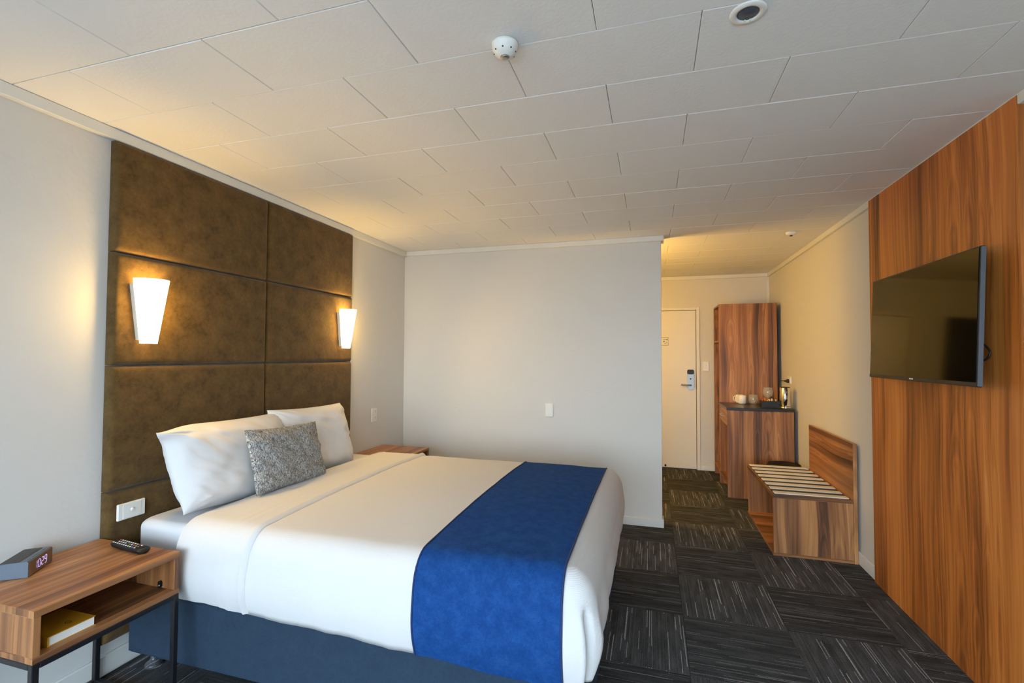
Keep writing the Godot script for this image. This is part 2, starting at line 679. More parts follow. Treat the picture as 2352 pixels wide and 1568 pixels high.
func build_shell() -> void:
	box_structure("wall_left", Vector3(-0.12, 0, -0.1), Vector3(0, H + 0.05, NEAR + 0.12), M.paint)
	box_structure("wall_right", Vector3(RW, 0, FAR - 0.12), Vector3(RW + 0.12, H + 0.05, NEAR + 0.12), M.paint)
	box_structure("wall_partition", Vector3(0.0, 0, -0.10), Vector3(PX, H + 0.05, 0.0), M.paint, 0.003)
	box_structure("wall_alcove", Vector3(0.78, 0, FAR - 0.12), Vector3(0.90, H + 0.05, -0.10), M.paint)
	# the far wall, with the opening for the entry door
	var far := structure("wall_far")
	slab(far, "pier", Vector3(0.9, 0, FAR - 0.12), Vector3(2.0, H + 0.05, FAR), M.paint, 0.0005)
	slab(far, "pier", Vector3(2.86, 0, FAR - 0.12), Vector3(RW, H + 0.05, FAR), M.paint, 0.0005)
	slab(far, "lintel", Vector3(2.0, 2.0, FAR - 0.12), Vector3(2.86, H + 0.05, FAR), M.paint, 0.0005)
	# the window wall behind the camera
	var wx0 := 0.12
	var wx1 := 3.54
	var wy0 := 0.08
	var wy1 := 2.30
	var ww := structure("wall_window")
	slab(ww, "pier", Vector3(0, 0, NEAR), Vector3(wx0, H + 0.05, NEAR + 0.12), M.paint)
	slab(ww, "pier", Vector3(wx1, 0, NEAR), Vector3(RW, H + 0.05, NEAR + 0.12), M.paint)
	slab(ww, "sill_wall", Vector3(wx0, 0, NEAR), Vector3(wx1, wy0, NEAR + 0.12), M.paint)
	slab(ww, "lintel", Vector3(wx0, wy1, NEAR), Vector3(wx1, H + 0.05, NEAR + 0.12), M.paint)
	var win := structure("window_1")
	for k in 3:
		var a := wx0 + (wx1 - wx0) * k / 3.0
		var b := wx0 + (wx1 - wx0) * (k + 1) / 3.0
		slab(win, "glass_pane", Vector3(a + 0.03, wy0 + 0.05, NEAR + 0.058), Vector3(b - 0.03, wy1 - 0.05, NEAR + 0.064), M.pane, 0.0)
		slab(win, "window_frame", Vector3(a, wy0, NEAR + 0.03), Vector3(a + 0.035, wy1, NEAR + 0.09), M.trim)
		slab(win, "window_frame", Vector3(b - 0.035, wy0, NEAR + 0.03), Vector3(b, wy1, NEAR + 0.09), M.trim)
		slab(win, "window_frame", Vector3(a + 0.035, wy0, NEAR + 0.03), Vector3(b - 0.035, wy0 + 0.05, NEAR + 0.09), M.trim)
		slab(win, "window_frame", Vector3(a + 0.035, wy1 - 0.05, NEAR + 0.03), Vector3(b - 0.035, wy1, NEAR + 0.09), M.trim)
	# cornices
	box_structure("trim_1", Vector3(0, H - 0.050, 0.0), Vector3(0.030, H, NEAR), M.trim, 0.003)
	box_structure("trim_2", Vector3(0.030, H - 0.044, 0.0), Vector3(PX + 0.022, H, 0.022), M.trim, 0.003)
	box_structure("trim_3", Vector3(RW - 0.022, H - 0.044, FAR), Vector3(RW, H, NEAR), M.trim, 0.003)
	box_structure("trim_4", Vector3(0.9, H - 0.044, FAR), Vector3(RW - 0.022, H, FAR + 0.022), M.trim, 0.003)
	box_structure("trim_5", Vector3(PX, H - 0.044, -0.12), Vector3(PX + 0.022, H, -0.0005), M.trim, 0.003)
	# the strip that covers the corner of the far wall and the wall beside it
	box_structure("trim_6", Vector3(RW - 0.03, 0.075, FAR), Vector3(RW, H - 0.044, FAR + 0.01), M.trim, 0.002)
	# baseboards
	box_structure("baseboard_left", Vector3(0, 0, 0.014), Vector3(0.014, 0.088, NEAR), M.trim, 0.004)
	box_structure("baseboard_partition", Vector3(0.0, 0, 0.0), Vector3(PX + 0.012, 0.070, 0.014), M.trim, 0.004)
	box_structure("baseboard_partition_end", Vector3(PX, 0, -0.10), Vector3(PX + 0.012, 0.070, -0.0005), M.trim, 0.004)
	box_structure("baseboard_right", Vector3(RW - 0.014, 0, FAR), Vector3(RW, 0.085, 0.60), M.trim, 0.004)
	box_structure("baseboard_far", Vector3(2.88, 0, FAR), Vector3(RW - 0.014, 0.070, FAR + 0.014), M.trim, 0.004)
	# the entry door
	var d := structure("door_1", "cream entry door with an electronic lock")
	slab(d, "door_leaf", Vector3(2.035, 0.008, FAR - 0.045), Vector3(2.832, 1.975, FAR - 0.004), M.door, 0.002)
	slab(d, "door_frame", Vector3(2.838, 0, FAR - 0.10), Vector3(2.878, 2.018, FAR + 0.012), M.door, 0.003)
	slab(d, "door_frame", Vector3(1.988, 0, FAR - 0.10), Vector3(2.028, 2.018, FAR + 0.012), M.door, 0.003)
	slab(d, "door_frame", Vector3(2.028, 1.980, FAR - 0.10), Vector3(2.838, 2.018, FAR + 0.012), M.door, 0.003)
	slab(d, "door_stop", Vector3(2.028, 0, FAR - 0.12), Vector3(2.838, 1.98, FAR - 0.10), M.void, 0.001)
	slab(d, "strike_plate", Vector3(2.833, 0.995, FAR - 0.03), Vector3(2.8375, 1.185, FAR + 0.002), M.dark_plastic, 0.0005)
	slab(d, "threshold_bolt", Vector3(2.455, 0.02, FAR - 0.004), Vector3(2.475, 0.045, FAR + 0.004), M.black, 0.001)
	var lock := part(d, "lock_plate", prism(round_rect(0.078, 0.25, 0.03), 0.016), M.lock_steel, Vector3(2.768, 1.11, FAR - 0.004))
	part(lock, "card_reader", prism(round_rect(0.080, 0.058, 0.018), 0.012), M.black, Vector3(0, 0.098, 0.012))
	part(lock, "key_cylinder", lathe([Vector2(0, 0.006), Vector2(0.009, 0.006), Vector2(0.009, 0.0)], 16), M.dark_plastic, Vector3(0, 0.012, 0.016), Basis(Vector3.RIGHT, PI / 2))
	var lever := curve([Vector3(0, -0.066, 0.010), Vector3(0, -0.066, 0.045), Vector3(-0.025, -0.066, 0.052), Vector3(-0.070, -0.064, 0.050), Vector3(-0.115, -0.060, 0.046)], 6)
	part(lock, "lever_handle", tube(lever, 0.0095, 12), M.lock_steel)
	# the dark door in the alcove that the television mirrors
	var d2 := structure("door_2", "dark closed door in the alcove")
	slab(d2, "door_leaf", Vector3(1.02, 0.005, FAR), Vector3(1.72, 2.0, FAR + 0.035), M.black, 0.003)


func build_ceiling_and_carpet() -> void:
	var c := structure("ceiling")
	slab(c, "ceiling_board", Vector3(-0.12, H + 0.022, FAR - 0.12), Vector3(RW + 0.12, H + 0.12, NEAR + 0.12), M.void, 0.0)
	var tw := 0.6075
	var td := 0.30667
	var gap := 0.0016
	var meshes := {}
	for r in range(-13, 18):
		var z1: float = 2.97835 - td * r          # near edge of the row
		var z0: float = z1 - td
		var off := 2.15037 if posmod(r, 2) == 0 else 2.15037 + tw * 0.5
		z0 = maxf(z0, FAR)
		z1 = minf(z1, NEAR)
		if z1 - z0 < 0.01:
			continue
		for i in range(-5, 5):
			var x0 := maxf(off + tw * i, 0.0)
			var x1 := minf(off + tw * (i + 1), RW)
			if z1 < -0.1:
				x0 = maxf(x0, 0.9)
			if x1 - x0 < 0.01:
				continue
			var size := Vector3(x1 - x0 - gap, 0.02, z1 - z0 - gap)
			var key := "%.3f %.3f" % [size.x, size.z]
			if not meshes.has(key):
				meshes[key] = bevel_box(size, 0.0022)
			var dip := rng.randf_range(0.0, 0.0012)
			part(c, "ceiling_tile", meshes[key], M.tile, Vector3((x0 + x1) * 0.5, H + 0.010 + dip, (z0 + z1) * 0.5))
	var f := structure("floor")
	slab(f, "floor_slab", Vector3(-0.12, -0.12, FAR - 0.12), Vector3(RW + 0.12, -0.008, NEAR + 0.12), M.underlay, 0.0)
	var s := 0.506
	var cut := {}
	for i in range(-6, 4):
		for j in range(-7, 12):
			var x0 := maxf(2.465 + s * i, 0.0)
			var x1 := minf(2.465 + s * (i + 1), RW)
			var z0 := maxf(0.838 + s * j, FAR)
			var z1 := minf(0.838 + s * (j + 1), NEAR)
			if z1 <= 0.0:
				x0 = maxf(x0, 0.9)
			if x1 - x0 < 0.02 or z1 - z0 < 0.02:
				continue
			var along_z := posmod(i + j, 2) == 0
			var size := Vector3(x1 - x0 - 0.0012, 0.008, z1 - z0 - 0.0012)
			var key := "%.3f %.3f %d" % [size.x, size.z, int(along_z)]
			if not cut.has(key):
				cut[key] = bevel_box(size, 0.0012, 2 if along_z else 0, Vector2(0.25, 0.25))
			var kinds: Array = M.carpets
			part(f, "carpet_tile", cut[key], kinds[rng.randi_range(0, 2) + (0 if along_z else 3)], Vector3((x0 + x1) * 0.5, -0.004, (z0 + z1) * 0.5))


# ---------------------------------------------------------------- bed head wall

func cushion_panel(w: float, h: float, t: float) -> Mesh:      # padded board: softly crowned face with rounded edges; faces +x, w along z, h along y
	var rows := []
	var uvs := []
	var prof := [0.0, 0.004, 0.010, 0.018, 0.030]
	var ys := []
	var zs := []
	for p in prof:
		ys.append(p)
		zs.append(p)
	for k in range(1, 8):
		ys.append(lerpf(0.03, h - 0.03, k / 8.0))
		zs.append(lerpf(0.03, w - 0.03, k / 8.0))
	for k in prof.size():
		ys.append(h - prof[prof.size() - 1 - k])
		zs.append(w - prof[prof.size() - 1 - k])
	var edge := func(d: float) -> float:
		var e := clampf(d / 0.022, 0.0, 1.0)
		return sqrt(1.0 - (1.0 - e) * (1.0 - e))
	for y in ys:
		var row := []
		var uv := []
		for z in zs:
			var e: float = edge.call(minf(y, h - y)) * edge.call(minf(z, w - z))
			row.append(Vector3(t * (0.55 + 0.45 * e), y - h / 2, z - w / 2))
			uv.append(Vector2(z, y))
		row.push_front(Vector3(0.0, y - h / 2, -w / 2))
		row.push_back(Vector3(0.0, y - h / 2, w / 2))
		uv.push_front(Vector2(0, y))
		uv.push_back(Vector2(w, y))
		rows.append(row)
		uvs.append(uv)
	var lo := []
	var hi := []
	for p in rows[0]:
		lo.append(Vector3(0, p.y, p.z))
	for p in rows[-1]:
		hi.append(Vector3(0, p.y, p.z))
	rows.push_front(lo)
	rows.push_back(hi)
	uvs.push_front(uvs[0])
	uvs.push_back(uvs[-1])
	return sheet(rows, uvs, Vector3(-0.5, 0, 0))


func build_headboard() -> void:
	var hb := thing("headboard", "tall brown suede headboard of eight padded panels reaching the cornice", "headboard", Vector3(0, 0, 1.757))
	var cols := [[0.890, 1.757], [1.757, 2.624]]
	var rows := [[0.145, 0.799], [0.799, 1.352], [1.352, 1.856], [1.856, 2.352]]
	for r in rows:
		for c in cols:
			var w: float = c[1] - c[0] - 0.003
			var h: float = r[1] - r[0] - 0.003
			part(hb, "padded_panel", cushion_panel(w, h, 0.046), M.suede, Vector3(0.002, (r[0] + r[1]) / 2, (c[0] + c[1]) / 2 - 1.757))
	sconce("wall_sconce", "lit tapering glass wall lamp on the headboard beside the light switch plate", Vector3(0.048, 1.6, 2.492), 0.0, "bed sconces", LAMP_ENERGY)
	sconce("wall_sconce", "lit tapering glass wall lamp on the headboard nearest the partition", Vector3(0.048, 1.6, 1.022), 0.0, "bed sconces", LAMP_ENERGY)
	sconce("hall_sconce", "lit tapering glass wall lamp behind the partition", Vector3(1.72, 1.75, -0.10), PI / 2, "", 1.7, 0.24, Color(1.0, 0.775, 0.37))


# a half-cone glass lamp; its back on the local yz plane, sticking out along +x
func sconce(called: String, label: String, at: Vector3, turn: float, group: String, energy: float, size := 0.035, color := LAMP_COLOR) -> void:
	var o := thing(called, label, "wall lamp", at, turn, group)
	var plate := PackedVector2Array([Vector2(-0.036, -0.132), Vector2(0.036, -0.132), Vector2(0.069, 0.122), Vector2(-0.069, 0.122)])
	part(o, "back_plate", prism(plate, 0.023), M.lamp_steel, Vector3(0, 0, 0), Basis(Vector3(0, 0, -1), Vector3(0, 1, 0), Vector3(1, 0, 0)))
	var rows := []
	var uvs := []
	for k in 13:
		var t := k / 12.0
		var y := lerpf(-0.148, 0.146, t)
		var hw := lerpf(0.036, 0.072, t)
		var d := lerpf(0.042, 0.090, t)
		var row := []
		var uv := []
		for j in 21:
			var a := PI * j / 20.0
			row.append(Vector3(0.0235 + sin(a) * d, y, cos(a) * hw))
			uv.append(Vector2(j / 20.0, t))
		rows.append(row)
		uvs.append(uv)
	# turn the rims inwards: bottom closed, top a lip
	var bottom := []
	var top := []
	for p in rows[0]:
		bottom.append(Vector3(lerpf(p.x, 0.03, 0.9), p.y, p.z * 0.1))
	for p in rows[-1]:
		top.append(Vector3(lerpf(p.x, 0.04, 0.9), p.y - 0.004, p.z * 0.1))
	rows.push_front(bottom)
	rows.push_back(top)
	uvs.push_front(uvs[0])
	uvs.push_back(uvs[-1])
	part(o, "glass_lamp_shade", sheet(rows, uvs, Vector3(0.03, 0, 0)), M.shade)
	var l := OmniLight3D.new()
	l.name = "lamp_light"
	l.light_color = color
	l.light_energy = energy
	l.light_size = size
	l.omni_range = 12.0
	l.omni_attenuation = 2.0
	l.shadow_enabled = true
	l.position = Vector3(0.075, 0.03, 0)
	o.add_child(l)
	if called == "wall_sconce":      # the frosted front throws most of the light into the room
		var f := SpotLight3D.new()
		f.name = "lamp_front_light"
		f.light_color = LAMP_COLOR
		f.light_energy = 0.40
		f.light_size = 0.045
		f.spot_range = 12.0
		f.spot_attenuation = 2.0
		f.spot_angle = 76.0
		f.spot_angle_attenuation = 0.6
		f.shadow_enabled = true
		f.position = Vector3(0.07, 0.02, 0)
		f.rotation = Vector3(-0.26, -PI / 2, 0)
		o.add_child(f)
		var u := SpotLight3D.new()       # the open top washes the headboard and the ceiling above it
		u.name = "lamp_top_light"
		u.light_color = color
		u.light_energy = 0.15
		u.light_size = 0.03
		u.spot_range = 12.0
		u.spot_attenuation = 2.0
		u.spot_angle = 52.0
		u.spot_angle_attenuation = 0.7
		u.shadow_enabled = true
		u.position = Vector3(0.045, 0.07, 0)
		u.rotation = Vector3(PI / 2, 0, 0)
		o.add_child(u)


# ---------------------------------------------------------------- bed

const BX0 := 0.40       # head end of the duvet
const BX1 := 2.132      # outer face at the foot
const BZ0 := 0.945      # outer face at the far side
const BZ1 := 2.582      # outer face at the near side
const INSET := 0.10     # how far the rounded edge reaches in

func bed_top(x: float, z: float) -> float:
	var cx := clampf((x - BX0) / (BX1 - BX0), 0.0, 1.0)
	var cz := clampf((z - BZ0) / (BZ1 - BZ0), 0.0, 1.0)
	var crown := sin(PI * cz) * 0.020 * (0.6 + 0.4 * sin(PI * cx))
	return 0.686 + crown + 0.006 * lie.get_noise_2d(x * 1.0, z * 0.6) + 0.0022 * lie.get_noise_2d(x * 5.0 + 40.0, z * 2.2)


func hem_at(x: float, z: float) -> float:       # height of the duvet's lower edge
	if z > 1.6:
		return 0.372 - 0.048 * clampf((x - 0.4) / 1.6, 0.0, 1.0) + 0.010 * lie.get_noise_1d(x * 4.0)
	return 0.345


var lie := FastNoiseLite.new()

# a point of the draped cloth: at a place of the edge given by its inner point, its outer point, and how far along the side (0 on top, 1 at the hem)
func drape(inner: Vector3, outer: Vector3, t: float, hem: float, puff: float) -> Vector3:
	var y0 := bed_top(inner.x, inner.z)
	var out := (outer - inner)
	var r := 0.13
	var side := y0 - r - hem
	var total := r * 1.45 + side
	var s := t * total
	if s < r * 1.45:
		var a := s / (r * 1.45) * PI / 2
		return inner + out * sin(a) + Vector3(0, y0 - r * (1.0 - cos(a)), 0)
	var k := (s - r * 1.45) / maxf(side, 0.01)
	var bulge := 0.012 * sin(PI * k) * puff - 0.022 * k * k
	return inner + out + out.normalized() * bulge + Vector3(0, y0 - r - side * k, 0)


func across(x: float, lift: float, hem_near: float, hem_far: float, n_side := 16, n_top := 40) -> Array:      # one line of cloth across the bed, near hem to far hem
	var row := []
	var nz := BZ1 - INSET
	var fz := BZ0 + INSET
	for k in n_side:
		row.append(drape(Vector3(x, 0, nz), Vector3(x, 0, BZ1 + lift), 1.0 - float(k) / n_side, hem_near, 1.0))
	for k in n_top + 1:
		var z := lerpf(nz, fz, float(k) / n_top)
		row.append(Vector3(x, bed_top(x, z), z))
	for k in n_side:
		row.append(drape(Vector3(x, 0, fz), Vector3(x, 0, BZ0 - lift), float(k + 1) / n_side, hem_far, 1.0))
	for k in row.size():
		var p: Vector3 = row[k]
		var up := 1.0 if p.z < nz + 0.02 and p.z > fz - 0.02 else clampf((p.y - 0.55) / 0.12, 0.0, 1.0)
		row[k] = p + Vector3(0, lift * up, 0)
	return row


func cloth_uv(rows: Array) -> Array:
	var uvs := []
	for i in rows.size():
		var uv := []
		var s := 0.0
		for j in rows[i].size():
			if j > 0:
				s += rows[i][j].distance_to(rows[i][j - 1])
			uv.append(Vector2(rows[i][j].x, s))
		uvs.append(uv)
	return uvs


func build_bed() -> void:
	lie.noise_type = FastNoiseLite.TYPE_SIMPLEX_SMOOTH
	lie.frequency = 1.0
	lie.seed = 12
	var base := thing("divan", "navy upholstered bed base under the white bedding", "bed", Vector3(1.07, 0, 1.76))
	part(base, "base_body", bevel_box(Vector3(2.03, 0.286, 1.56), 0.014), M.navy, Vector3(0.005, 0.218, 0))
	for sx in [-0.93, 0.93]:
		for sz in [-0.715, 0.715]:
			part(base, "glide_foot", lathe([Vector2(0, 0), Vector2(0.036, 0), Vector2(0.038, 0.004), Vector2(0.032, 0.014), Vector2(0.016, 0.024), Vector2(0.012, 0.034), Vector2(0.012, 0.0755), Vector2(0, 0.0755)], 24), M.clear, Vector3(sx, 0, sz), Basis(), "clear plastic round foot")
	# mattress under its fitted sheet
	var mat := thing("mattress", "white sheeted mattress showing at the head of the bed", "mattress", Vector3(1.08, 0, 1.76))
	part(mat, "fitted_sheet", soft_block(Vector3(2.0, 0.285, 1.54), 0.035), M.cotton, Vector3(0, 0.377 + 0.1425, 0))
	part(mat, "beige_border", bevel_box(Vector3(2.0, 0.016, 1.545), 0.005), M.beige, Vector3(0, 0.3695, 0))
	# the duvet
	var rows := []
	var xs := []
	for k in 61:
		xs.append(lerpf(BX0 + 0.02, BX1 - INSET, k / 60.0))
	for x in xs:
		var row := across(x, 0.0, hem_at(x, BZ1), hem_at(x, BZ0))
		for j in 3:       # the hem turns in
			var p: Vector3 = row[0]
			row.push_front(p + Vector3(0, 0.004 + 0.01 * j, -0.012))
			var q: Vector3 = row[-1]
			row.push_back(q + Vector3(0, 0.004 + 0.01 * j, 0.012))
		rows.append(row)
	var st := SurfaceTool.new()
	st.begin(Mesh.PRIMITIVE_TRIANGLES)
	sheet(rows, cloth_uv(rows), Vector3(1.2, 0.3, 1.76), false, st)
	# the skirt round the foot: near corner, foot, far corner
	var inner := []
	var outer := []
	var ix := BX1 - INSET
	var nz := BZ1 - INSET
	var fz := BZ0 + INSET
	for k in 19:
		var a := PI / 2 * k / 18.0
		inner.append(Vector3(ix, 0, nz))
		outer.append(Vector3(ix + sin(a) * INSET, 0, nz + cos(a) * INSET))
	for k in range(1, 80):
		var z := lerpf(nz, fz, k / 80.0)
		inner.append(Vector3(ix, 0, z))
		outer.append(Vector3(BX1, 0, z))
	for k in 13:
		var a := PI / 2 * k / 12.0
		inner.append(Vector3(ix, 0, fz))
		outer.append(Vector3(ix + cos(a) * INSET, 0, fz - sin(a) * INSET))
	var foot := []
	var n := 34
	for k in inner.size():
		var row := []
		var o: Vector3 = outer[k]
		var hem := lerpf(hem_at(ix, BZ1), 0.325, smoothstep(0.0, 12.0, k)) + 0.006 * lie.get_noise_1d(o.z * 5.0)
		if k >= inner.size() - 13:
			hem = lerpf(0.325, 0.345, (k - inner.size() + 13) / 12.0)
		for j in n + 1:
			var t := float(j) / n
			var p := drape(inner[k], o, t, hem, 1.3)
			var dir: Vector3 = (o - inner[k]).normalized()
			# the folded corner: one flap laid over the other, and soft ripples towards it
			var away := float(k) - (8.0 + 3.0 * t)
			var deep := smoothstep(0.36, 0.50, t)
			p -= dir * 0.026 * exp(-away * away / 3.0) * deep
			p += dir * 0.014 * exp(-(away + 3.2) * (away + 3.2) / 4.0) * deep
			p += dir * 0.007 * sin((o.z - 2.5) * 26.0 + t * 2.0) * exp(-maxf(0.0, 2.48 - o.z) * 2.4) * smoothstep(0.3, 0.7, t) * (1.0 if k > 14 else 0.0)
			p += dir * 0.006 * lie.get_noise_2d(o.z * 3.0 + 5.0, t * 2.0) * smoothstep(0.2, 0.5, t) * (1.0 if k > 16 else 0.0)
			row.append(p)
		for j in 3:
			row.append(row[n] - (o - inner[k]).normalized() * 0.012 + Vector3(0, 0.004 + 0.01 * j, 0))
		foot.append(row)
	var fuv := []
	for k in foot.size():
		var uv := []
		for j in foot[k].size():
			uv.append(Vector2(foot[k][j].z + foot[k][j].x, foot[k][j].y))
		fuv.append(uv)
	sheet(foot, fuv, Vector3(1.6, 0.4, 1.76), false, st)
	st.generate_normals()
	var duvet := thing("duvet", "white ribbed duvet covering the bed down to its navy base", "duvet")
	part(duvet, "duvet_cover", st.commit(), M.linen)
	# the top sheet folded back over the duvet
	var fold := []
	for k in 27:
		var t := k / 26.0
		var row := []
		var line_l := across(0.395, 0.008, 0.372, 0.345)
		var line := []
		for j in line_l.size():
			var far := float(j) / line_l.size()
			var right := lerpf(0.775, 0.735, far)
			if j < 12:
				right -= 0.02 * (12 - j) / 12.0
			var x := lerpf(0.395, right, t)
			line.append(x)
		var full := {}
		for j in line_l.size():
			var x2: float = line[j]
			var lift := 0.008 + (0.010 * exp(-pow((t - 0.96) / 0.03, 2.0))) + 0.0025 * exp(-pow((t - 0.72) / 0.02, 2.0)) + 0.002 * exp(-pow((t - 0.62) / 0.02, 2.0)) + 0.003 * exp(-pow((t - 0.08) / 0.03, 2.0))
			if k == 26:
				lift = 0.001
			var key := int(round(x2 * 500.0)) * 100 + int(lift * 4000)
			if not full.has(key):
				full[key] = across(x2, lift, hem_at(x2, BZ1) + 0.006, 0.345)
			row.append(full[key][j])
		fold.append(row)
	var sheet_thing := thing("folded_sheet", "white top sheet folded back in a band near the pillows", "bed sheet")
	part(sheet_thing, "sheet_band", sheet(fold, cloth_uv(fold), Vector3(0.6, 0.3, 1.76)), M.linen)
	# the blue runner across the foot
	var run := []
	for k in 25:
		var x := lerpf(1.497, 2.027, k / 24.0)
		var row := across(x, 0.006, hem_at(x, BZ1) - 0.002 + 0.008 * lie.get_noise_1d(x * 3.0 + 7.0), 0.36)
		run.append(row)
	var runner := thing("bed_runner", "royal blue velvet runner across the foot of the bed", "bed runner")
	part(runner, "velvet_cloth", sheet(run, cloth_uv(run), Vector3(1.7, 0.3, 1.76)), M.blue)
	for e in [0, 24]:
		var line := []
		for p in run[e]:
			line.append(p)
		part(runner, "stitched_edge", tube(line, 0.004, 6), M.blue_hem)
	# pillows and cushion
	var p1 := thing("pillow", "plump white pillow with a floppy corner, beside the light switch plate", "pillow", Vector3(0.258, 0.868, 2.170), 0.0, "white bed pillows")
	part(p1, "pillow_case", pillow(0.72, 0.43, 0.108, 1, 0.045), M.cotton, Vector3.ZERO, Basis(Vector3(0, 0, 1), 0.30) * Basis(Vector3.UP, 0.03) * Basis(Vector3.RIGHT, -0.02))
	var p2 := thing("pillow", "white pillow leaning on the headboard behind the grey cushion, nearest the partition", "pillow", Vector3(0.245, 0.868, 1.560), 0.0, "white bed pillows")
	part(p2, "pillow_case", pillow(0.66, 0.43, 0.100, 2, 0.0), M.cotton, Vector3.ZERO, Basis(Vector3(0, 0, 1), 0.30) * Basis(Vector3.RIGHT, -0.03))
	var cu := thing("cushion", "grey flecked tweed cushion propped against the two white pillows", "cushion", Vector3(0.412, 0.858, 1.968))
	part(cu, "cushion_cover", pillow(0.515, 0.33, 0.046, 3, 0.0), M.tweed, Vector3.ZERO, Basis(Vector3(0, 0, 1), 0.30) * Basis(Vector3.RIGHT, -0.045))


func soft_block(size: Vector3, r: float) -> Mesh:       # a box with well rounded edges: rows of rounded rectangles
	var rows := []
	var uvs := []
	var prof := []
	for k in 7:
		var a := PI / 2 * k / 6.0
		prof.append(Vector2(r - r * sin(a), -size.y / 2 + r - r * cos(a)))
	for k in 7:
		var a := PI / 2 * k / 6.0
		prof.append(Vector2(r - r * cos(a), size.y / 2 - r + r * sin(a)))
	prof.push_front(Vector2(size.z * 0.4999, -size.y / 2))
	prof.push_back(Vector2(size.z * 0.4999, size.y / 2))
	for p in prof:
		var w: float = size.x - 2 * p.x
		var d: float = size.z - 2 * p.x
		var out := round_rect(w, d, minf(0.05, minf(w, d) * 0.49), 6)
		var row := []
		var uv := []
		for q in out:
			row.append(Vector3(q.x, p.y, q.y))
			uv.append(Vector2(q.x, q.y))
		row.append(row[0])
		uv.append(uv[0])
		rows.append(row)
		uvs.append(uv)
	return sheet(rows, uvs, Vector3.ZERO)


# a filled pillow: thickness along x, width along z, height along y
func pillow(w: float, h: float, t: float, sd: int, flap: float) -> Mesh:
	var fold := FastNoiseLite.new()
	fold.seed = sd
	fold.frequency = 1.0
	var st := SurfaceTool.new()
	st.begin(Mesh.PRIMITIVE_TRIANGLES)
	var n := 44
	for side in [-1.0, 1.0]:
		var rows := []
		var uvs := []
		for i in n + 1:
			var row := []
			var uv := []
			for j in n + 1:
				var u := sin((float(j) / n - 0.5) * PI)
				var v := sin((float(i) / n - 0.5) * PI)
				var body := pow(maxf(0.0, 1.0 - pow(absf(u), 4.2)), 0.58) * pow(maxf(0.0, 1.0 - pow(absf(v), 3.0)), 0.58)
				# edges draw in between the corners
				var z := u * w / 2 * (1.0 - 0.05 * (1.0 - v * v))
				var y := v * h / 2 * (1.0 - 0.055 * (1.0 - u * u))
				var crease := fold.get_noise_2d(u * 1.6, v * 1.6) * 0.012 + fold.get_noise_2d(u * 3.0 - v * 2.0 + 9.0, v * 1.4 + u * 0.6) * 0.007
				var pull := sin(atan2(v - signf(v), u - signf(u)) * 14.0) * 0.006 * exp(-((absf(u) - 1.0) * (absf(u) - 1.0) + (absf(v) - 1.0) * (absf(v) - 1.0)) * 6.0)
				var x: float = side * (t * body + (crease + pull) * smoothstep(0.0, 0.45, body))
				if flap > 0.0:      # a loose corner that stands out
					var c := exp(-((u - 1.0) * (u - 1.0) + (v - 1.0) * (v - 1.0)) * 16.0)
					z += flap * c
					x += flap * 0.7 * c
					y -= flap * 0.75 * c
					var b := exp(-((u - 1.0) * (u - 1.0) + (v + 1.0) * (v + 1.0)) * 3.0)
					z -= 0.035 * b
					y += 0.022 * b
				row.append(Vector3(x, y, z))
				uv.append(Vector2(z, y))
			rows.append(row)
			uvs.append(uv)
		sheet(rows, uvs, Vector3.ZERO, false, st)
	st.generate_normals()
	return st.commit()


# ---------------------------------------------------------------- television wall

func build_wall_panel_and_tv() -> void:
	var wp := thing("wall_panel", "full height walnut laminate panel behind the television", "wall panel", Vector3(3.648, 0, 1.24))
	part(wp, "walnut_board", bevel_box(Vector3(0.022, 2.396, 1.29), 0.001, 1, Vector2(0.3, 1.24)), M.walnut_deep, Vector3(0, 1.2, 0))
	var tv := thing("television", "black flat screen television mounted on the walnut panel", "television", Vector3(3.548, 1.568, 1.322))
	tv.rotation.z = -0.042
	part(tv, "tv_body", bevel_box(Vector3(0.018, 0.562, 0.962), 0.003), M.black_metal, Vector3(0.010, 0, 0))
	for s in [-1.0, 1.0]:
		part(tv, "side_trim", bevel_box(Vector3(0.016, 0.556, 0.002), 0.0006), M.gunmetal, Vector3(0.010, 0, 0.4819 * s))
	part(tv, "tv_back_box", bevel_box(Vector3(0.034, 0.36, 0.62), 0.012), M.black, Vector3(0.034, -0.03, 0))
	part(tv, "screen_glass", bevel_box(Vector3(0.002, 0.535, 0.946), 0.0004), M.screen, Vector3(0.0, 0.005, 0))
	part(tv, "bezel", bevel_box(Vector3(0.004, 0.016, 0.956), 0.001), M.black_metal, Vector3(0.0, -0.271, 0))
	part(tv, "maker_mark", bevel_box(Vector3(0.001, 0.006, 0.036), 0.0002), M.plastic_white, Vector3(-0.0024, -0.270, -0.01))
	part(tv, "wall_bracket", bevel_box(Vector3(0.030, 0.22, 0.30), 0.003), M.black_metal, Vector3(0.065, 0.0, 0))
	var cable := curve([Vector3(0.040, -0.10, 0.30), Vector3(0.060, -0.095, 0.37), Vector3(0.074, -0.135, 0.415), Vector3(0.066, -0.172, 0.40), Vector3(0.050, -0.175, 0.32)], 6)
	part(tv, "aerial_cable", tube(cable, 0.004, 8), M.black)


# ---------------------------------------------------------------- bedside tables and what is on them

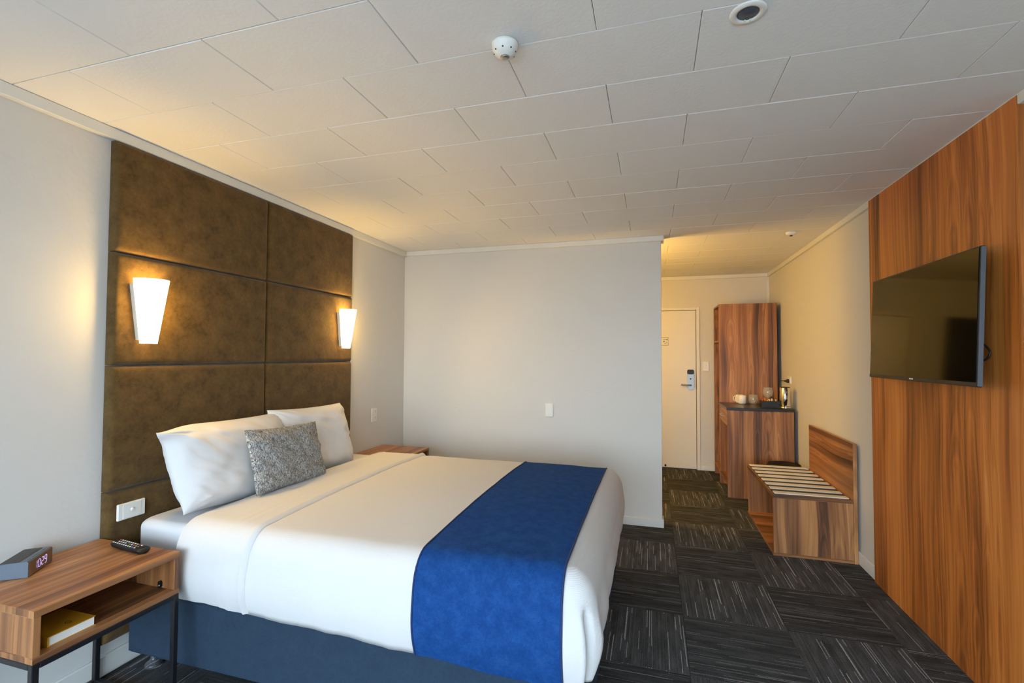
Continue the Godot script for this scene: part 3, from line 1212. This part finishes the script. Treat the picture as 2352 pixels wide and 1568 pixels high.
func build_bedside() -> void:
	var o := thing("bedside_table", "walnut bedside table with black legs carrying a clock and remote control", "bedside table", Vector3(0.245, 0, 2.868), 0.0, "bedside tables")
	var hx := 0.226
	var hz := 0.238
	slab(o, "table_top", Vector3(-hx, 0.583, -hz), Vector3(hx, 0.606, hz), M.walnut_b, 0.001, 2)
	slab(o, "shelf", Vector3(-hx, 0.441, -hz), Vector3(hx, 0.460, hz), M.walnut, 0.001, 2)
	slab(o, "side_panel", Vector3(-hx + 0.001, 0.460, hz - 0.021), Vector3(hx - 0.001, 0.583, hz - 0.001), M.walnut_b, 0.001, 1)
	slab(o, "side_panel", Vector3(-hx + 0.001, 0.460, -hz + 0.001), Vector3(hx - 0.001, 0.583, -hz + 0.021), M.walnut_b, 0.001, 1)
	slab(o, "back_panel", Vector3(-hx + 0.001, 0.460, -hz + 0.021), Vector3(-hx + 0.017, 0.583, hz - 0.021), M.walnut, 0.001, 2)
	var fixing := part(o, "fixing_block", prism(round_rect(0.016, 0.026, 0.007), 0.008), M.black, Vector3(0.155, 0.476, -hz + 0.021))
	part(fixing, "screw_head", lathe([Vector2(0, 0.002), Vector2(0.004, 0.002), Vector2(0.004, 0)], 10), M.satin_metal, Vector3(0, -0.004, 0.008), Basis(Vector3.RIGHT, PI / 2))
	var b := 0.02
	for sx in [-1.0, 1.0]:
		for sz in [-1.0, 1.0]:
			part(o, "leg", bevel_box(Vector3(b, 0.441, b), 0.002), M.black_metal, Vector3(sx * (hx - b / 2), 0.2205, sz * (hz - b / 2)))
	for y in [0.431, 0.010]:
		for s in [-1.0, 1.0]:
			part(o, "rail", bevel_box(Vector3(2 * hx - 2 * b, b, b), 0.002), M.black_metal, Vector3(0, y, s * (hz - b / 2)))
			part(o, "rail", bevel_box(Vector3(b, b, 2 * hz - 2 * b), 0.002), M.black_metal, Vector3(s * (hx - b / 2), y, 0))
	var o2 := copy_of(o, "walnut bedside table in the corner by the partition, half hidden by the bed")
	o2.position = Vector3(0.232, 0, 0.600)
	# clock
	var e := Vector3(-0.577, 0, -0.816)       # along its face
	var d := Vector3(-0.816, 0, 0.577)        # from the face to its back
	var ck := thing("alarm_clock", "grey digital alarm clock reading 10:29 on the bedside table", "clock", Vector3(0.179, 0.606, 2.963) + e * 0.0725 + d * 0.045)
	var turn := Basis(e, Vector3.UP, -d)      # local x along the face seen from the front, z out of the face
	ck.basis = turn.orthonormalized()
	var side := PackedVector2Array([Vector2(-0.045, 0.002), Vector2(0.043, 0.002), Vector2(0.043, 0.054), Vector2(0.039, 0.058), Vector2(-0.040, 0.056), Vector2(-0.045, 0.050)])
	part(ck, "clock_body", prism(side, 0.145), M.grey_plastic, Vector3(0.0725, 0, 0), Basis(Vector3.UP, -PI / 2))
	part(ck, "charging_pad", bevel_box(Vector3(0.135, 0.0015, 0.056), 0.0005), M.dark_plastic, Vector3(0, 0.0574, -0.012), Basis(Vector3.RIGHT, -0.025))
	part(ck, "mirror_face", bevel_box(Vector3(0.141, 0.052, 0.003), 0.001), M.mirror_face, Vector3(0, 0.0295, 0.0435))
	for k in 5:
		part(ck, "button", bevel_box(Vector3(0.012, 0.002, 0.005), 0.0006), M.grey_plastic, Vector3(-0.044 + 0.022 * k, 0.0588, 0.030))
	var face_part: Node3D = ck.get_node("mirror_face")
	var segs := {"1": [1, 2], "0": [0, 1, 2, 3, 4, 5], "2": [0, 1, 6, 4, 3], "9": [0, 1, 2, 3, 5, 6]}
	var x := -0.031
	for ch in "1029":
		for s in segs[ch]:
			var at: Vector3 = [Vector3(0, 0.0135, 0), Vector3(0.006, 0.0068, 0), Vector3(0.006, -0.0068, 0), Vector3(0, -0.0135, 0), Vector3(-0.006, -0.0068, 0), Vector3(-0.006, 0.0068, 0), Vector3.ZERO][s]
			var size := Vector3(0.0095, 0.0022, 0.0006) if s in [0, 3, 6] else Vector3(0.0022, 0.0115, 0.0006)
			part(face_part, "display_segment", bevel_box(size, 0.0002), M.digits, Vector3(x, 0, 0.0018) + at)
		x += 0.0195
		if ch == "0":
			for s in [-1.0, 1.0]:
				part(face_part, "display_dot", bevel_box(Vector3(0.0018, 0.0018, 0.0006), 0.0002), M.digits, Vector3(x - 0.0095, 0.005 * s, 0.0018))
	var wire := thing("clock_cable", "thin black cable hanging behind the bedside table", "cable")
	part(wire, "cord", tube(curve([Vector3(0.014, 0.40, 2.935), Vector3(0.030, 0.32, 2.975), Vector3(0.060, 0.22, 3.005), Vector3(0.075, 0.10, 3.010), Vector3(0.06, 0.006, 3.00), Vector3(0.05, 0.006, 2.9)], 8), 0.0022, 6), M.black)
	# remote control
	var rc := thing("remote_control", "black remote control with coloured buttons on the bedside table", "remote control", Vector3(0.258, 0.606, 2.676), -0.13)
	part(rc, "remote_case", remote_case(), M.black)
	var tones := {"w": plain(Color8(225, 225, 222), 0.5), "r": plain(Color8(215, 60, 40), 0.5), "g": plain(Color8(90, 170, 60), 0.5), "y": plain(Color8(225, 190, 50), 0.5), "b": plain(Color8(70, 120, 200), 0.5)}
	var plan := ["r.w", "www", "www", "www", "www", "w.w", "wgw", "www", "wrw", "ryb", "wbw"]
	for k in plan.size():
		for c in 3:
			var t: String = plan[k][c]
			if t != ".":
				part(rc, "button", bevel_box(Vector3(0.0065, 0.003, 0.0052), 0.001), tones[t], Vector3(-0.088 + 0.0145 * k, 0.0202, (c - 1) * 0.0135))
	# book on the shelf
	var bk := thing("book", "thick yellow covered book lying on the bedside shelf", "book", Vector3(0.373, 0.460, 2.984))
	slab(bk, "page_block", Vector3(-0.093, 0.002, -0.067), Vector3(0.068, 0.030, 0.064), M.paper, 0.0005)
	slab(bk, "cover", Vector3(-0.095, 0.030, -0.069), Vector3(0.072, 0.0325, 0.067), M.cover, 0.0005)
	slab(bk, "cover", Vector3(-0.095, 0.000, -0.069), Vector3(0.072, 0.002, 0.067), M.cover, 0.0003)
	slab(bk, "spine", Vector3(-0.095, 0.000, 0.064), Vector3(0.072, 0.0325, 0.069), M.cover, 0.001)
	part(bk, "emblem", emblem(), M.black, Vector3(0.030, 0.0326, -0.012))


func emblem() -> Mesh:
	var st := SurfaceTool.new()
	st.begin(Mesh.PRIMITIVE_TRIANGLES)
	for k in 24:
		var a0 := TAU * k / 24
		var a1 := TAU * (k + 1) / 24
		var p := [Vector3(cos(a0) * 0.011, 0.0003, sin(a0) * 0.008), Vector3(cos(a1) * 0.011, 0.0003, sin(a1) * 0.008), Vector3(cos(a1) * 0.0085, 0.0003, sin(a1) * 0.006), Vector3(cos(a0) * 0.0085, 0.0003, sin(a0) * 0.006)]
		face(st, p, Vector3.UP, [Vector2.ZERO, Vector2.ZERO, Vector2.ZERO, Vector2.ZERO])
	return st.commit()


func remote_case() -> Mesh:      # long rounded bar, thicker in the middle, the far end sloping
	var rows := []
	var uvs := []
	for k in 25:
		var t := k / 24.0
		var x := lerpf(-0.104, 0.104, t)
		var e := minf(t, 1.0 - t) / 0.08
		var s := sqrt(1.0 - pow(1.0 - clampf(e, 0.0, 1.0), 2.0))
		var w := 0.026 * (0.35 + 0.65 * s)
		var top := lerpf(0.010, 0.020, s)
		var row := []
		var uv := []
		for j in 17:
			var a := TAU * j / 16.0
			var cx := signf(cos(a)) * pow(absf(cos(a)), 0.45)
			var sy := signf(sin(a)) * pow(absf(sin(a)), 0.45)
			row.append(Vector3(x, lerpf(0.0, top, sy * 0.5 + 0.5) if sy > -0.99 else 0.0, cx * w * (1.0 if sy > 0.0 else 0.8)))
			uv.append(Vector2(t, j / 16.0))
		rows.append(row)
		uvs.append(uv)
	for e2 in [0, 1]:
		var r: Array = rows[0] if e2 == 0 else rows[-1]
		var c := []
		for p in r:
			c.append(Vector3(r[0].x, 0.007, 0))
		if e2 == 0:
			rows.push_front(c)
			uvs.push_front(uvs[0])
		else:
			rows.push_back(c)
			uvs.push_back(uvs[0])
	return sheet(rows, uvs, Vector3(0, 0.009, 0))


# ---------------------------------------------------------------- wardrobe, cabinet, luggage bench

func build_hall_furniture() -> void:
	var x0 := 3.03
	var x1 := 3.615
	var w := thing("wardrobe", "tall open walnut wardrobe standing behind the tea cabinet", "wardrobe", Vector3(0, 0, 0))
	slab(w, "side_panel", Vector3(x0, 0.0, -1.668), Vector3(x1, 1.99, -1.648), M.walnut_b, 0.001, 1)
	slab(w, "side_panel", Vector3(x0, 0.0, -2.110), Vector3(x1, 1.99, -2.090), M.walnut, 0.001, 1)
	slab(w, "top_board", Vector3(x0, 1.97, -2.090), Vector3(x1, 1.99, -1.668), M.walnut, 0.001, 2)
	slab(w, "bottom_board", Vector3(x0, 0.115, -2.090), Vector3(x1, 0.135, -1.668), M.walnut, 0.001, 2)
	slab(w, "back_board", Vector3(x1 - 0.012, 0.135, -2.090), Vector3(x1, 1.97, -1.668), M.walnut, 0.0005, 1)
	slab(w, "shelf", Vector3(x0 + 0.004, 1.565, -2.090), Vector3(x1 - 0.012, 1.585, -1.668), M.walnut_b, 0.001, 2)
	part(w, "hanging_rail", tube([Vector3(3.3, 1.50, -2.089), Vector3(3.3, 1.50, -1.669)], 0.0125, 12), M.satin_metal)
	var c := thing("tea_cabinet", "low walnut cabinet with one drawer and an open niche below", "cabinet", Vector3(0, 0, 0))
	slab(c, "side_panel", Vector3(x0, 0.0, -1.090), Vector3(3.622, 0.866, -1.070), M.walnut, 0.001, 1)
	slab(c, "side_panel", Vector3(x0 + 0.006, 0.0, -1.646), Vector3(3.622, 0.866, -1.628), M.walnut_b, 0.001, 1)
	slab(c, "bottom_board", Vector3(x0, 0.115, -1.628), Vector3(3.622, 0.135, -1.090), M.walnut_b, 0.001, 2)
	slab(c, "divider_board", Vector3(x0 + 0.02, 0.690, -1.628), Vector3(3.61, 0.706, -1.090), M.walnut, 0.001, 2)
	slab(c, "back_board", Vector3(3.61, 0.135, -1.628), Vector3(3.622, 0.866, -1.090), M.walnut, 0.0005, 1)
	var dr := slab(c, "drawer_front", Vector3(x0 + 0.001, 0.716, -1.625), Vector3(x0 + 0.019, 0.862, -1.093), M.walnut_b, 0.001, 2)
	var bar := curve([Vector3(-0.009, 0, -0.10), Vector3(-0.032, 0, -0.092), Vector3(-0.034, 0, 0.0), Vector3(-0.032, 0, 0.092), Vector3(-0.009, 0, 0.10)], 5)
	part(dr, "drawer_handle", tube(bar, 0.005, 8), M.satin_metal)
	var top := thing("worktop", "black laminate worktop of the tea cabinet", "worktop", Vector3(0, 0, 0))
	slab(top, "laminate_slab", Vector3(3.022, 0.866, -1.646), Vector3(3.628, 0.893, -1.060), M.laminate_black, 0.002, 0)
	# luggage bench
	var b := thing("luggage_bench", "walnut luggage bench with pale slats and a tall back board", "bench", Vector3(0, 0, 0))
	slab(b, "seat_board", Vector3(3.128, 0.403, -0.615), Vector3(3.620, 0.429, 0.332), M.walnut_b, 0.001, 0)
	slab(b, "bottom_board", Vector3(3.128, 0.0, -0.615), Vector3(3.620, 0.020, 0.332), M.walnut, 0.001, 0)
	slab(b, "end_panel", Vector3(3.132, 0.020, 0.310), Vector3(3.620, 0.403, 0.330), M.walnut, 0.001, 1)
	slab(b, "end_panel", Vector3(3.132, 0.020, -0.613), Vector3(3.620, 0.403, -0.593), M.walnut_b, 0.001, 1)
	slab(b, "back_board", Vector3(3.620, 0.0, -0.615), Vector3(3.644, 0.810, 0.335), M.walnut_b, 0.001, 2)
	slab(b, "rack_pad", Vector3(3.136, 0.429, -0.608), Vector3(3.606, 0.4305, 0.326), M.rack_pad, 0.0005, 0)
	for k in 8:
		var z := 0.294 - 0.1255 * k
		slab(b, "slat", Vector3(3.140, 0.4305, z - 0.028), Vector3(3.600, 0.438, z + 0.028), M.alu, 0.002, 0)
	# waste bin between the bench and the cabinet
	var bin := thing("waste_bin", "black round waste bin standing between bench and cabinet", "bin", Vector3(3.475, 0, -0.835))
	part(bin, "bin_shell", lathe([Vector2(0, 0.012), Vector2(0.105, 0.012), Vector2(0.128, 0.405), Vector2(0.131, 0.405), Vector2(0.135, 0.412), Vector2(0.139, 0.405), Vector2(0.112, 0.006), Vector2(0.108, 0), Vector2(0, 0)].map(func(v): return v), 40), M.black)


# ---------------------------------------------------------------- things on the worktop

func build_counter_things() -> void:
	var y := 0.893
	var mug_body := lathe([Vector2(0, 0), Vector2(0.030, 0), Vector2(0.034, 0.003), Vector2(0.040, 0.008), Vector2(0.041, 0.088), Vector2(0.0395, 0.090), Vector2(0.0375, 0.088), Vector2(0.036, 0.010), Vector2(0, 0.007)], 32)
	var grip := tube(curve([Vector3(-0.038, 0.072, 0), Vector3(-0.056, 0.074, 0), Vector3(-0.067, 0.052, 0), Vector3(-0.060, 0.027, 0), Vector3(-0.038, 0.020, 0)], 6), 0.0052, 10)
	var m1 := thing("mug", "cream china mug in front, its handle towards the door", "mug", Vector3(3.240, y, -1.518), 0.0, "mugs on the worktop")
	part(m1, "mug_body", mug_body, M.china)
	part(m1, "mug_handle", grip, M.china)
	var m2 := copy_of(m1, "cream china mug tucked behind the other, holding a teaspoon")
	m2.position = Vector3(3.230, y, -1.603)
	m2.rotation.y = 0.15
	var sp := thing("teaspoon", "small steel teaspoon standing in the rear mug", "spoon", Vector3(3.230, y + 0.012, -1.603))
	part(sp, "spoon_handle", tube([Vector3(0.02, 0.0, 0.0), Vector3(-0.015, 0.075, -0.004), Vector3(-0.034, 0.118, -0.008)], 0.0022, 6), M.satin_metal)
	part(sp, "spoon_bowl", lathe([Vector2(0, -0.004), Vector2(0.006, -0.001), Vector2(0.007, 0.002), Vector2(0, 0.005)], 14), M.satin_metal, Vector3(-0.036, 0.122, -0.008))
	var gl := thing("glass_tumbler", "clear rounded glass tumbler beside the mugs", "glass", Vector3(3.340, y, -1.475))
	part(gl, "glass_bowl", lathe([Vector2(0, 0.0), Vector2(0.028, 0.0), Vector2(0.034, 0.006), Vector2(0.045, 0.035), Vector2(0.047, 0.060), Vector2(0.041, 0.105), Vector2(0.0395, 0.105), Vector2(0.045, 0.060), Vector2(0.043, 0.036), Vector2(0.032, 0.010), Vector2(0, 0.008)], 32), M.glass)
	var wg := thing("wine_glass", "clear stemmed wine glass behind the black tray", "wine glass", Vector3(3.462, y, -1.385))
	part(wg, "wine_glass_foot", lathe([Vector2(0, 0), Vector2(0.034, 0), Vector2(0.034, 0.002), Vector2(0.006, 0.008), Vector2(0.0045, 0.020), Vector2(0.0045, 0.075), Vector2(0, 0.076)], 28), M.glass)
	part(wg, "wine_glass_bowl", lathe([Vector2(0, 0.075), Vector2(0.020, 0.082), Vector2(0.042, 0.108), Vector2(0.049, 0.138), Vector2(0.041, 0.190), Vector2(0.0395, 0.190), Vector2(0.0472, 0.138), Vector2(0.040, 0.110), Vector2(0.019, 0.085), Vector2(0, 0.079)], 32), M.glass)
	# tray of sachets
	var tr := thing("sachet_tray", "black box tray filled with tea and sugar sachets", "tray", Vector3(3.445, y, -1.235))
	slab(tr, "tray_base", Vector3(-0.080, 0.0, -0.055), Vector3(0.080, 0.006, 0.055), M.black, 0.001)
	slab(tr, "tray_wall", Vector3(-0.080, 0.006, 0.049), Vector3(0.080, 0.066, 0.055), M.black, 0.001)
	slab(tr, "tray_wall", Vector3(-0.080, 0.006, -0.055), Vector3(0.080, 0.066, -0.049), M.black, 0.001)
	slab(tr, "tray_wall", Vector3(-0.080, 0.006, -0.049), Vector3(-0.074, 0.066, 0.049), M.black, 0.001)
	slab(tr, "tray_wall", Vector3(0.074, 0.006, -0.049), Vector3(0.080, 0.066, 0.049), M.black, 0.001)
	var words := ["red and white", "orange", "yellow", "cream", "white", "brown", "pale gold"]
	var tints := [Color8(200, 60, 40), Color8(220, 130, 40), Color8(225, 190, 70), Color8(235, 220, 180), Color8(235, 235, 230), Color8(120, 80, 50), Color8(214, 186, 120)]
	for k in 7:
		var s := thing("sachet", "small %s paper sachet standing in the black tray" % words[k], "sachet", Vector3(3.445 - 0.060 + 0.019 * k, y + 0.0067, -1.235 + rng.randf_range(-0.015, 0.02)), 0.0, "sachets in the tray")
		part(s, "paper_sachet", bevel_box(Vector3(0.008, 0.068 + 0.014 * sin(k * 2.1), 0.05), 0.003), plain(tints[k], 0.6), Vector3(0, 0.041, 0), Basis(Vector3.BACK, rng.randf_range(-0.12, 0.12)))
	# kettle
	var kt := thing("electric_kettle", "polished steel electric kettle with a black handle", "kettle", Vector3(3.570, y, -1.150))
	part(kt, "kettle_base", lathe([Vector2(0, 0), Vector2(0.050, 0), Vector2(0.053, 0.004), Vector2(0.053, 0.016), Vector2(0.046, 0.020), Vector2(0, 0.020)], 36), M.chrome)
	part(kt, "kettle_body", lathe([Vector2(0, 0.020), Vector2(0.050, 0.020), Vector2(0.0525, 0.026), Vector2(0.0505, 0.200), Vector2(0.047, 0.206), Vector2(0, 0.208)], 40), M.chrome)
	part(kt, "kettle_lid", lathe([Vector2(0, 0.214), Vector2(0.038, 0.212), Vector2(0.046, 0.206), Vector2(0, 0.205)].map(func(v): return v), 36), M.black)
	var hd := curve([Vector3(-0.010, 0.196, 0.044), Vector3(-0.010, 0.200, 0.070), Vector3(-0.010, 0.175, 0.082), Vector3(-0.010, 0.100, 0.080), Vector3(-0.010, 0.060, 0.060), Vector3(-0.010, 0.040, 0.048)], 6)
	part(kt, "kettle_handle", tube(hd, 0.0095, 12), M.black)
	part(kt, "grip_inlay", bevel_box(Vector3(0.006, 0.075, 0.003), 0.001), M.satin_metal, Vector3(-0.010, 0.135, 0.0905))
	# its socket and plug
	var so := thing("kettle_socket", "white wall socket above the kettle with a black plug in it", "socket", Vector3(RW, 1.165, -1.345))
	part(so, "socket_plate", bevel_box(Vector3(0.012, 0.072, 0.115), 0.003), M.plastic_white, Vector3(-0.006, 0, 0))
	part(so, "rocker_switch", bevel_box(Vector3(0.004, 0.014, 0.010), 0.001), M.plastic_white, Vector3(-0.0135, 0.02, -0.02))
	var pl := thing("kettle_plug", "black plug and cord of the kettle in the wall socket", "plug", Vector3(RW - 0.0125, 1.155, -1.345))
	part(pl, "plug_body", lathe([Vector2(0, 0), Vector2(0.020, 0), Vector2(0.021, 0.012), Vector2(0.012, 0.026), Vector2(0.006, 0.046), Vector2(0, 0.046)], 20), M.black, Vector3.ZERO, Basis(Vector3.BACK, PI / 2))
	part(pl, "cord", tube(curve([Vector3(-0.044, 0, 0), Vector3(-0.075, -0.004, -0.01), Vector3(-0.085, -0.06, -0.02), Vector3(-0.070, -0.16, 0.02), Vector3(-0.060, -0.25, 0.06), Vector3(-0.07, -0.2565, 0.13)], 8), 0.0034, 8), M.black)


# ---------------------------------------------------------------- fittings on walls and ceiling

func build_small_fittings() -> void:
	# light switch set into the headboard
	var s1 := thing("light_switch_plate", "white single button switch plate on the headboard above the bedside table", "light switch", Vector3(0.0485, 0.704, 2.532))
	part(s1, "switch_plate", bevel_box(Vector3(0.012, 0.072, 0.118), 0.003), M.plastic_white, Vector3(0.006, 0, 0))
	part(s1, "switch_panel", bevel_box(Vector3(0.002, 0.062, 0.078), 0.0007), M.plastic_white, Vector3(0.0125, 0, 0))
	part(s1, "switch_button", lathe([Vector2(0, 0.005), Vector2(0.006, 0.0045), Vector2(0.008, 0.002), Vector2(0.008, 0)], 20), M.plastic_white, Vector3(0.0135, 0.003, 0), Basis(Vector3.BACK, -PI / 2))
	# double socket on the wall between headboard and partition
	var s2 := thing("wall_socket", "white upright double socket on the wall past the headboard", "socket", Vector3(0, 0.886, 0.512))
	part(s2, "socket_plate", bevel_box(Vector3(0.012, 0.118, 0.076), 0.003), M.plastic_white, Vector3(0.006, 0, 0))
	for k in [-1.0, 1.0]:
		part(s2, "rocker_switch", bevel_box(Vector3(0.004, 0.013, 0.010), 0.001), M.plastic_white, Vector3(0.0135, 0.026 * k + 0.006, 0.012))
		for q in [[-0.010, 0.006, 0.5], [-0.022, 0.006, -0.5], [-0.016, -0.008, 0.0]]:
			part(s2, "pin_slot", bevel_box(Vector3(0.0006, 0.009, 0.0022), 0.0002), M.dark_plastic, Vector3(0.0122, 0.026 * k + q[1], q[0]), Basis(Vector3.RIGHT, q[2]))
	# key card switch on the partition
	var s3 := thing("partition_switch", "blank white switch box on the plain partition wall", "light switch", Vector3(1.440, 0.927, 0))
	part(s3, "switch_plate", bevel_box(Vector3(0.072, 0.118, 0.014), 0.004), M.plastic_white, Vector3(0, 0, 0.007))
	part(s3, "switch_panel", bevel_box(Vector3(0.056, 0.078, 0.003), 0.001), M.plastic_white, Vector3(-0.002, 0.004, 0.015))
	# switch by the entry door
	var s4 := thing("door_switch", "white two button light switch beside the entry door", "light switch", Vector3(2.946, 1.279, FAR))
	part(s4, "switch_plate", bevel_box(Vector3(0.072, 0.118, 0.012), 0.003), M.plastic_white, Vector3(0, 0, 0.006))
	for k in [-1.0, 1.0]:
		part(s4, "rocker_switch", bevel_box(Vector3(0.010, 0.014, 0.005), 0.001), M.plastic_white, Vector3(0.004 * k, 0.016 * k, 0.0135))
	# evacuation notice on the door
	var no := thing("door_notice", "small framed fire plan notice on the entry door", "notice", Vector3(2.435, 1.589, FAR - 0.004))
	part(no, "notice_sheet", bevel_box(Vector3(0.144, 0.100, 0.002), 0.0003), M.paper, Vector3(0, 0, 0.001))
	for s in [-1.0, 1.0]:
		part(no, "notice_border", bevel_box(Vector3(0.144, 0.004, 0.001), 0.0002), M.dark_plastic, Vector3(0, 0.048 * s, 0.0025))
		part(no, "notice_border", bevel_box(Vector3(0.004, 0.092, 0.001), 0.0002), M.dark_plastic, Vector3(0.070 * s, 0, 0.0025))
	for q in [[0.03, 0.026, 0.040, 0.004], [0.045, 0.005, 0.012, 0.004], [0.020, 0.0, 0.012, 0.020], [0.050, -0.012, 0.016, 0.006], [0.036, -0.026, 0.022, 0.004], [0.056, 0.024, 0.010, 0.012]]:
		part(no, "plan_line", bevel_box(Vector3(q[2], q[3], 0.0006), 0.0001), M.dark_plastic, Vector3(q[0], q[1], 0.0023))
	# smoke detectors
	var smoke_profile := [Vector2(0, 0), Vector2(0.043, 0), Vector2(0.043, -0.008), Vector2(0.041, -0.012), Vector2(0.039, -0.022), Vector2(0.030, -0.036), Vector2(0.016, -0.043), Vector2(0.016, -0.043), Vector2(0, -0.043)]
	smoke_profile.reverse()
	var d1 := thing("smoke_detector", "white domed smoke detector on the ceiling above the bed", "smoke detector", Vector3(1.860, H, 2.690), 0.4, "ceiling detectors")
	part(d1, "detector_dome", lathe(smoke_profile, 36), M.plastic_white)
	part(d1, "sensor_disc", lathe([Vector2(0, -0.046), Vector2(0.012, -0.046), Vector2(0.015, -0.043), Vector2(0, -0.043)], 24), M.satin_metal)
	for k in 8:
		var a := TAU * k / 8.0 + 0.3
		part(d1, "vent_hole", bevel_box(Vector3(0.005, 0.004, 0.005), 0.001), M.dark_plastic, Vector3(cos(a) * 0.0345, -0.0285, sin(a) * 0.0345), Basis(Vector3.UP, -a))
	var d2 := thing("smoke_detector", "small white smoke detector on the hall ceiling near the television wall", "smoke detector", Vector3(3.385, H, -0.148), 0.0, "ceiling detectors")
	part(d2, "detector_dome", lathe([Vector2(0, -0.028), Vector2(0.022, -0.027), Vector2(0.036, -0.020), Vector2(0.040, -0.010), Vector2(0.040, 0.0), Vector2(0, 0)], 32), M.plastic_white)
	part(d2, "sensor_disc", lathe([Vector2(0, -0.034), Vector2(0.010, -0.034), Vector2(0.012, -0.028), Vector2(0, -0.028)], 20), M.dark_plastic)
	# recessed downlight, switched off
	var dl := thing("downlight", "round white recessed downlight, unlit, with a dark lens", "downlight", Vector3(2.582, H, 2.627))
	part(dl, "trim_ring", lathe([Vector2(0.030, 0.010), Vector2(0.031, -0.003), Vector2(0.036, -0.005), Vector2(0.047, -0.004), Vector2(0.050, 0.0), Vector2(0.050, 0.002)], 40), M.plastic_white)
	part(dl, "dark_lens", lathe([Vector2(0, -0.002), Vector2(0.030, -0.001), Vector2(0.030, 0.004), Vector2(0, 0.004)], 36), plain(Color8(72, 78, 90), 0.35))
	for k in 2:
		part(dl, "spring_clip", bevel_box(Vector3(0.004, 0.004, 0.014), 0.001), M.plastic_white, Vector3(-0.004 + 0.014 * k, -0.004, -0.031))
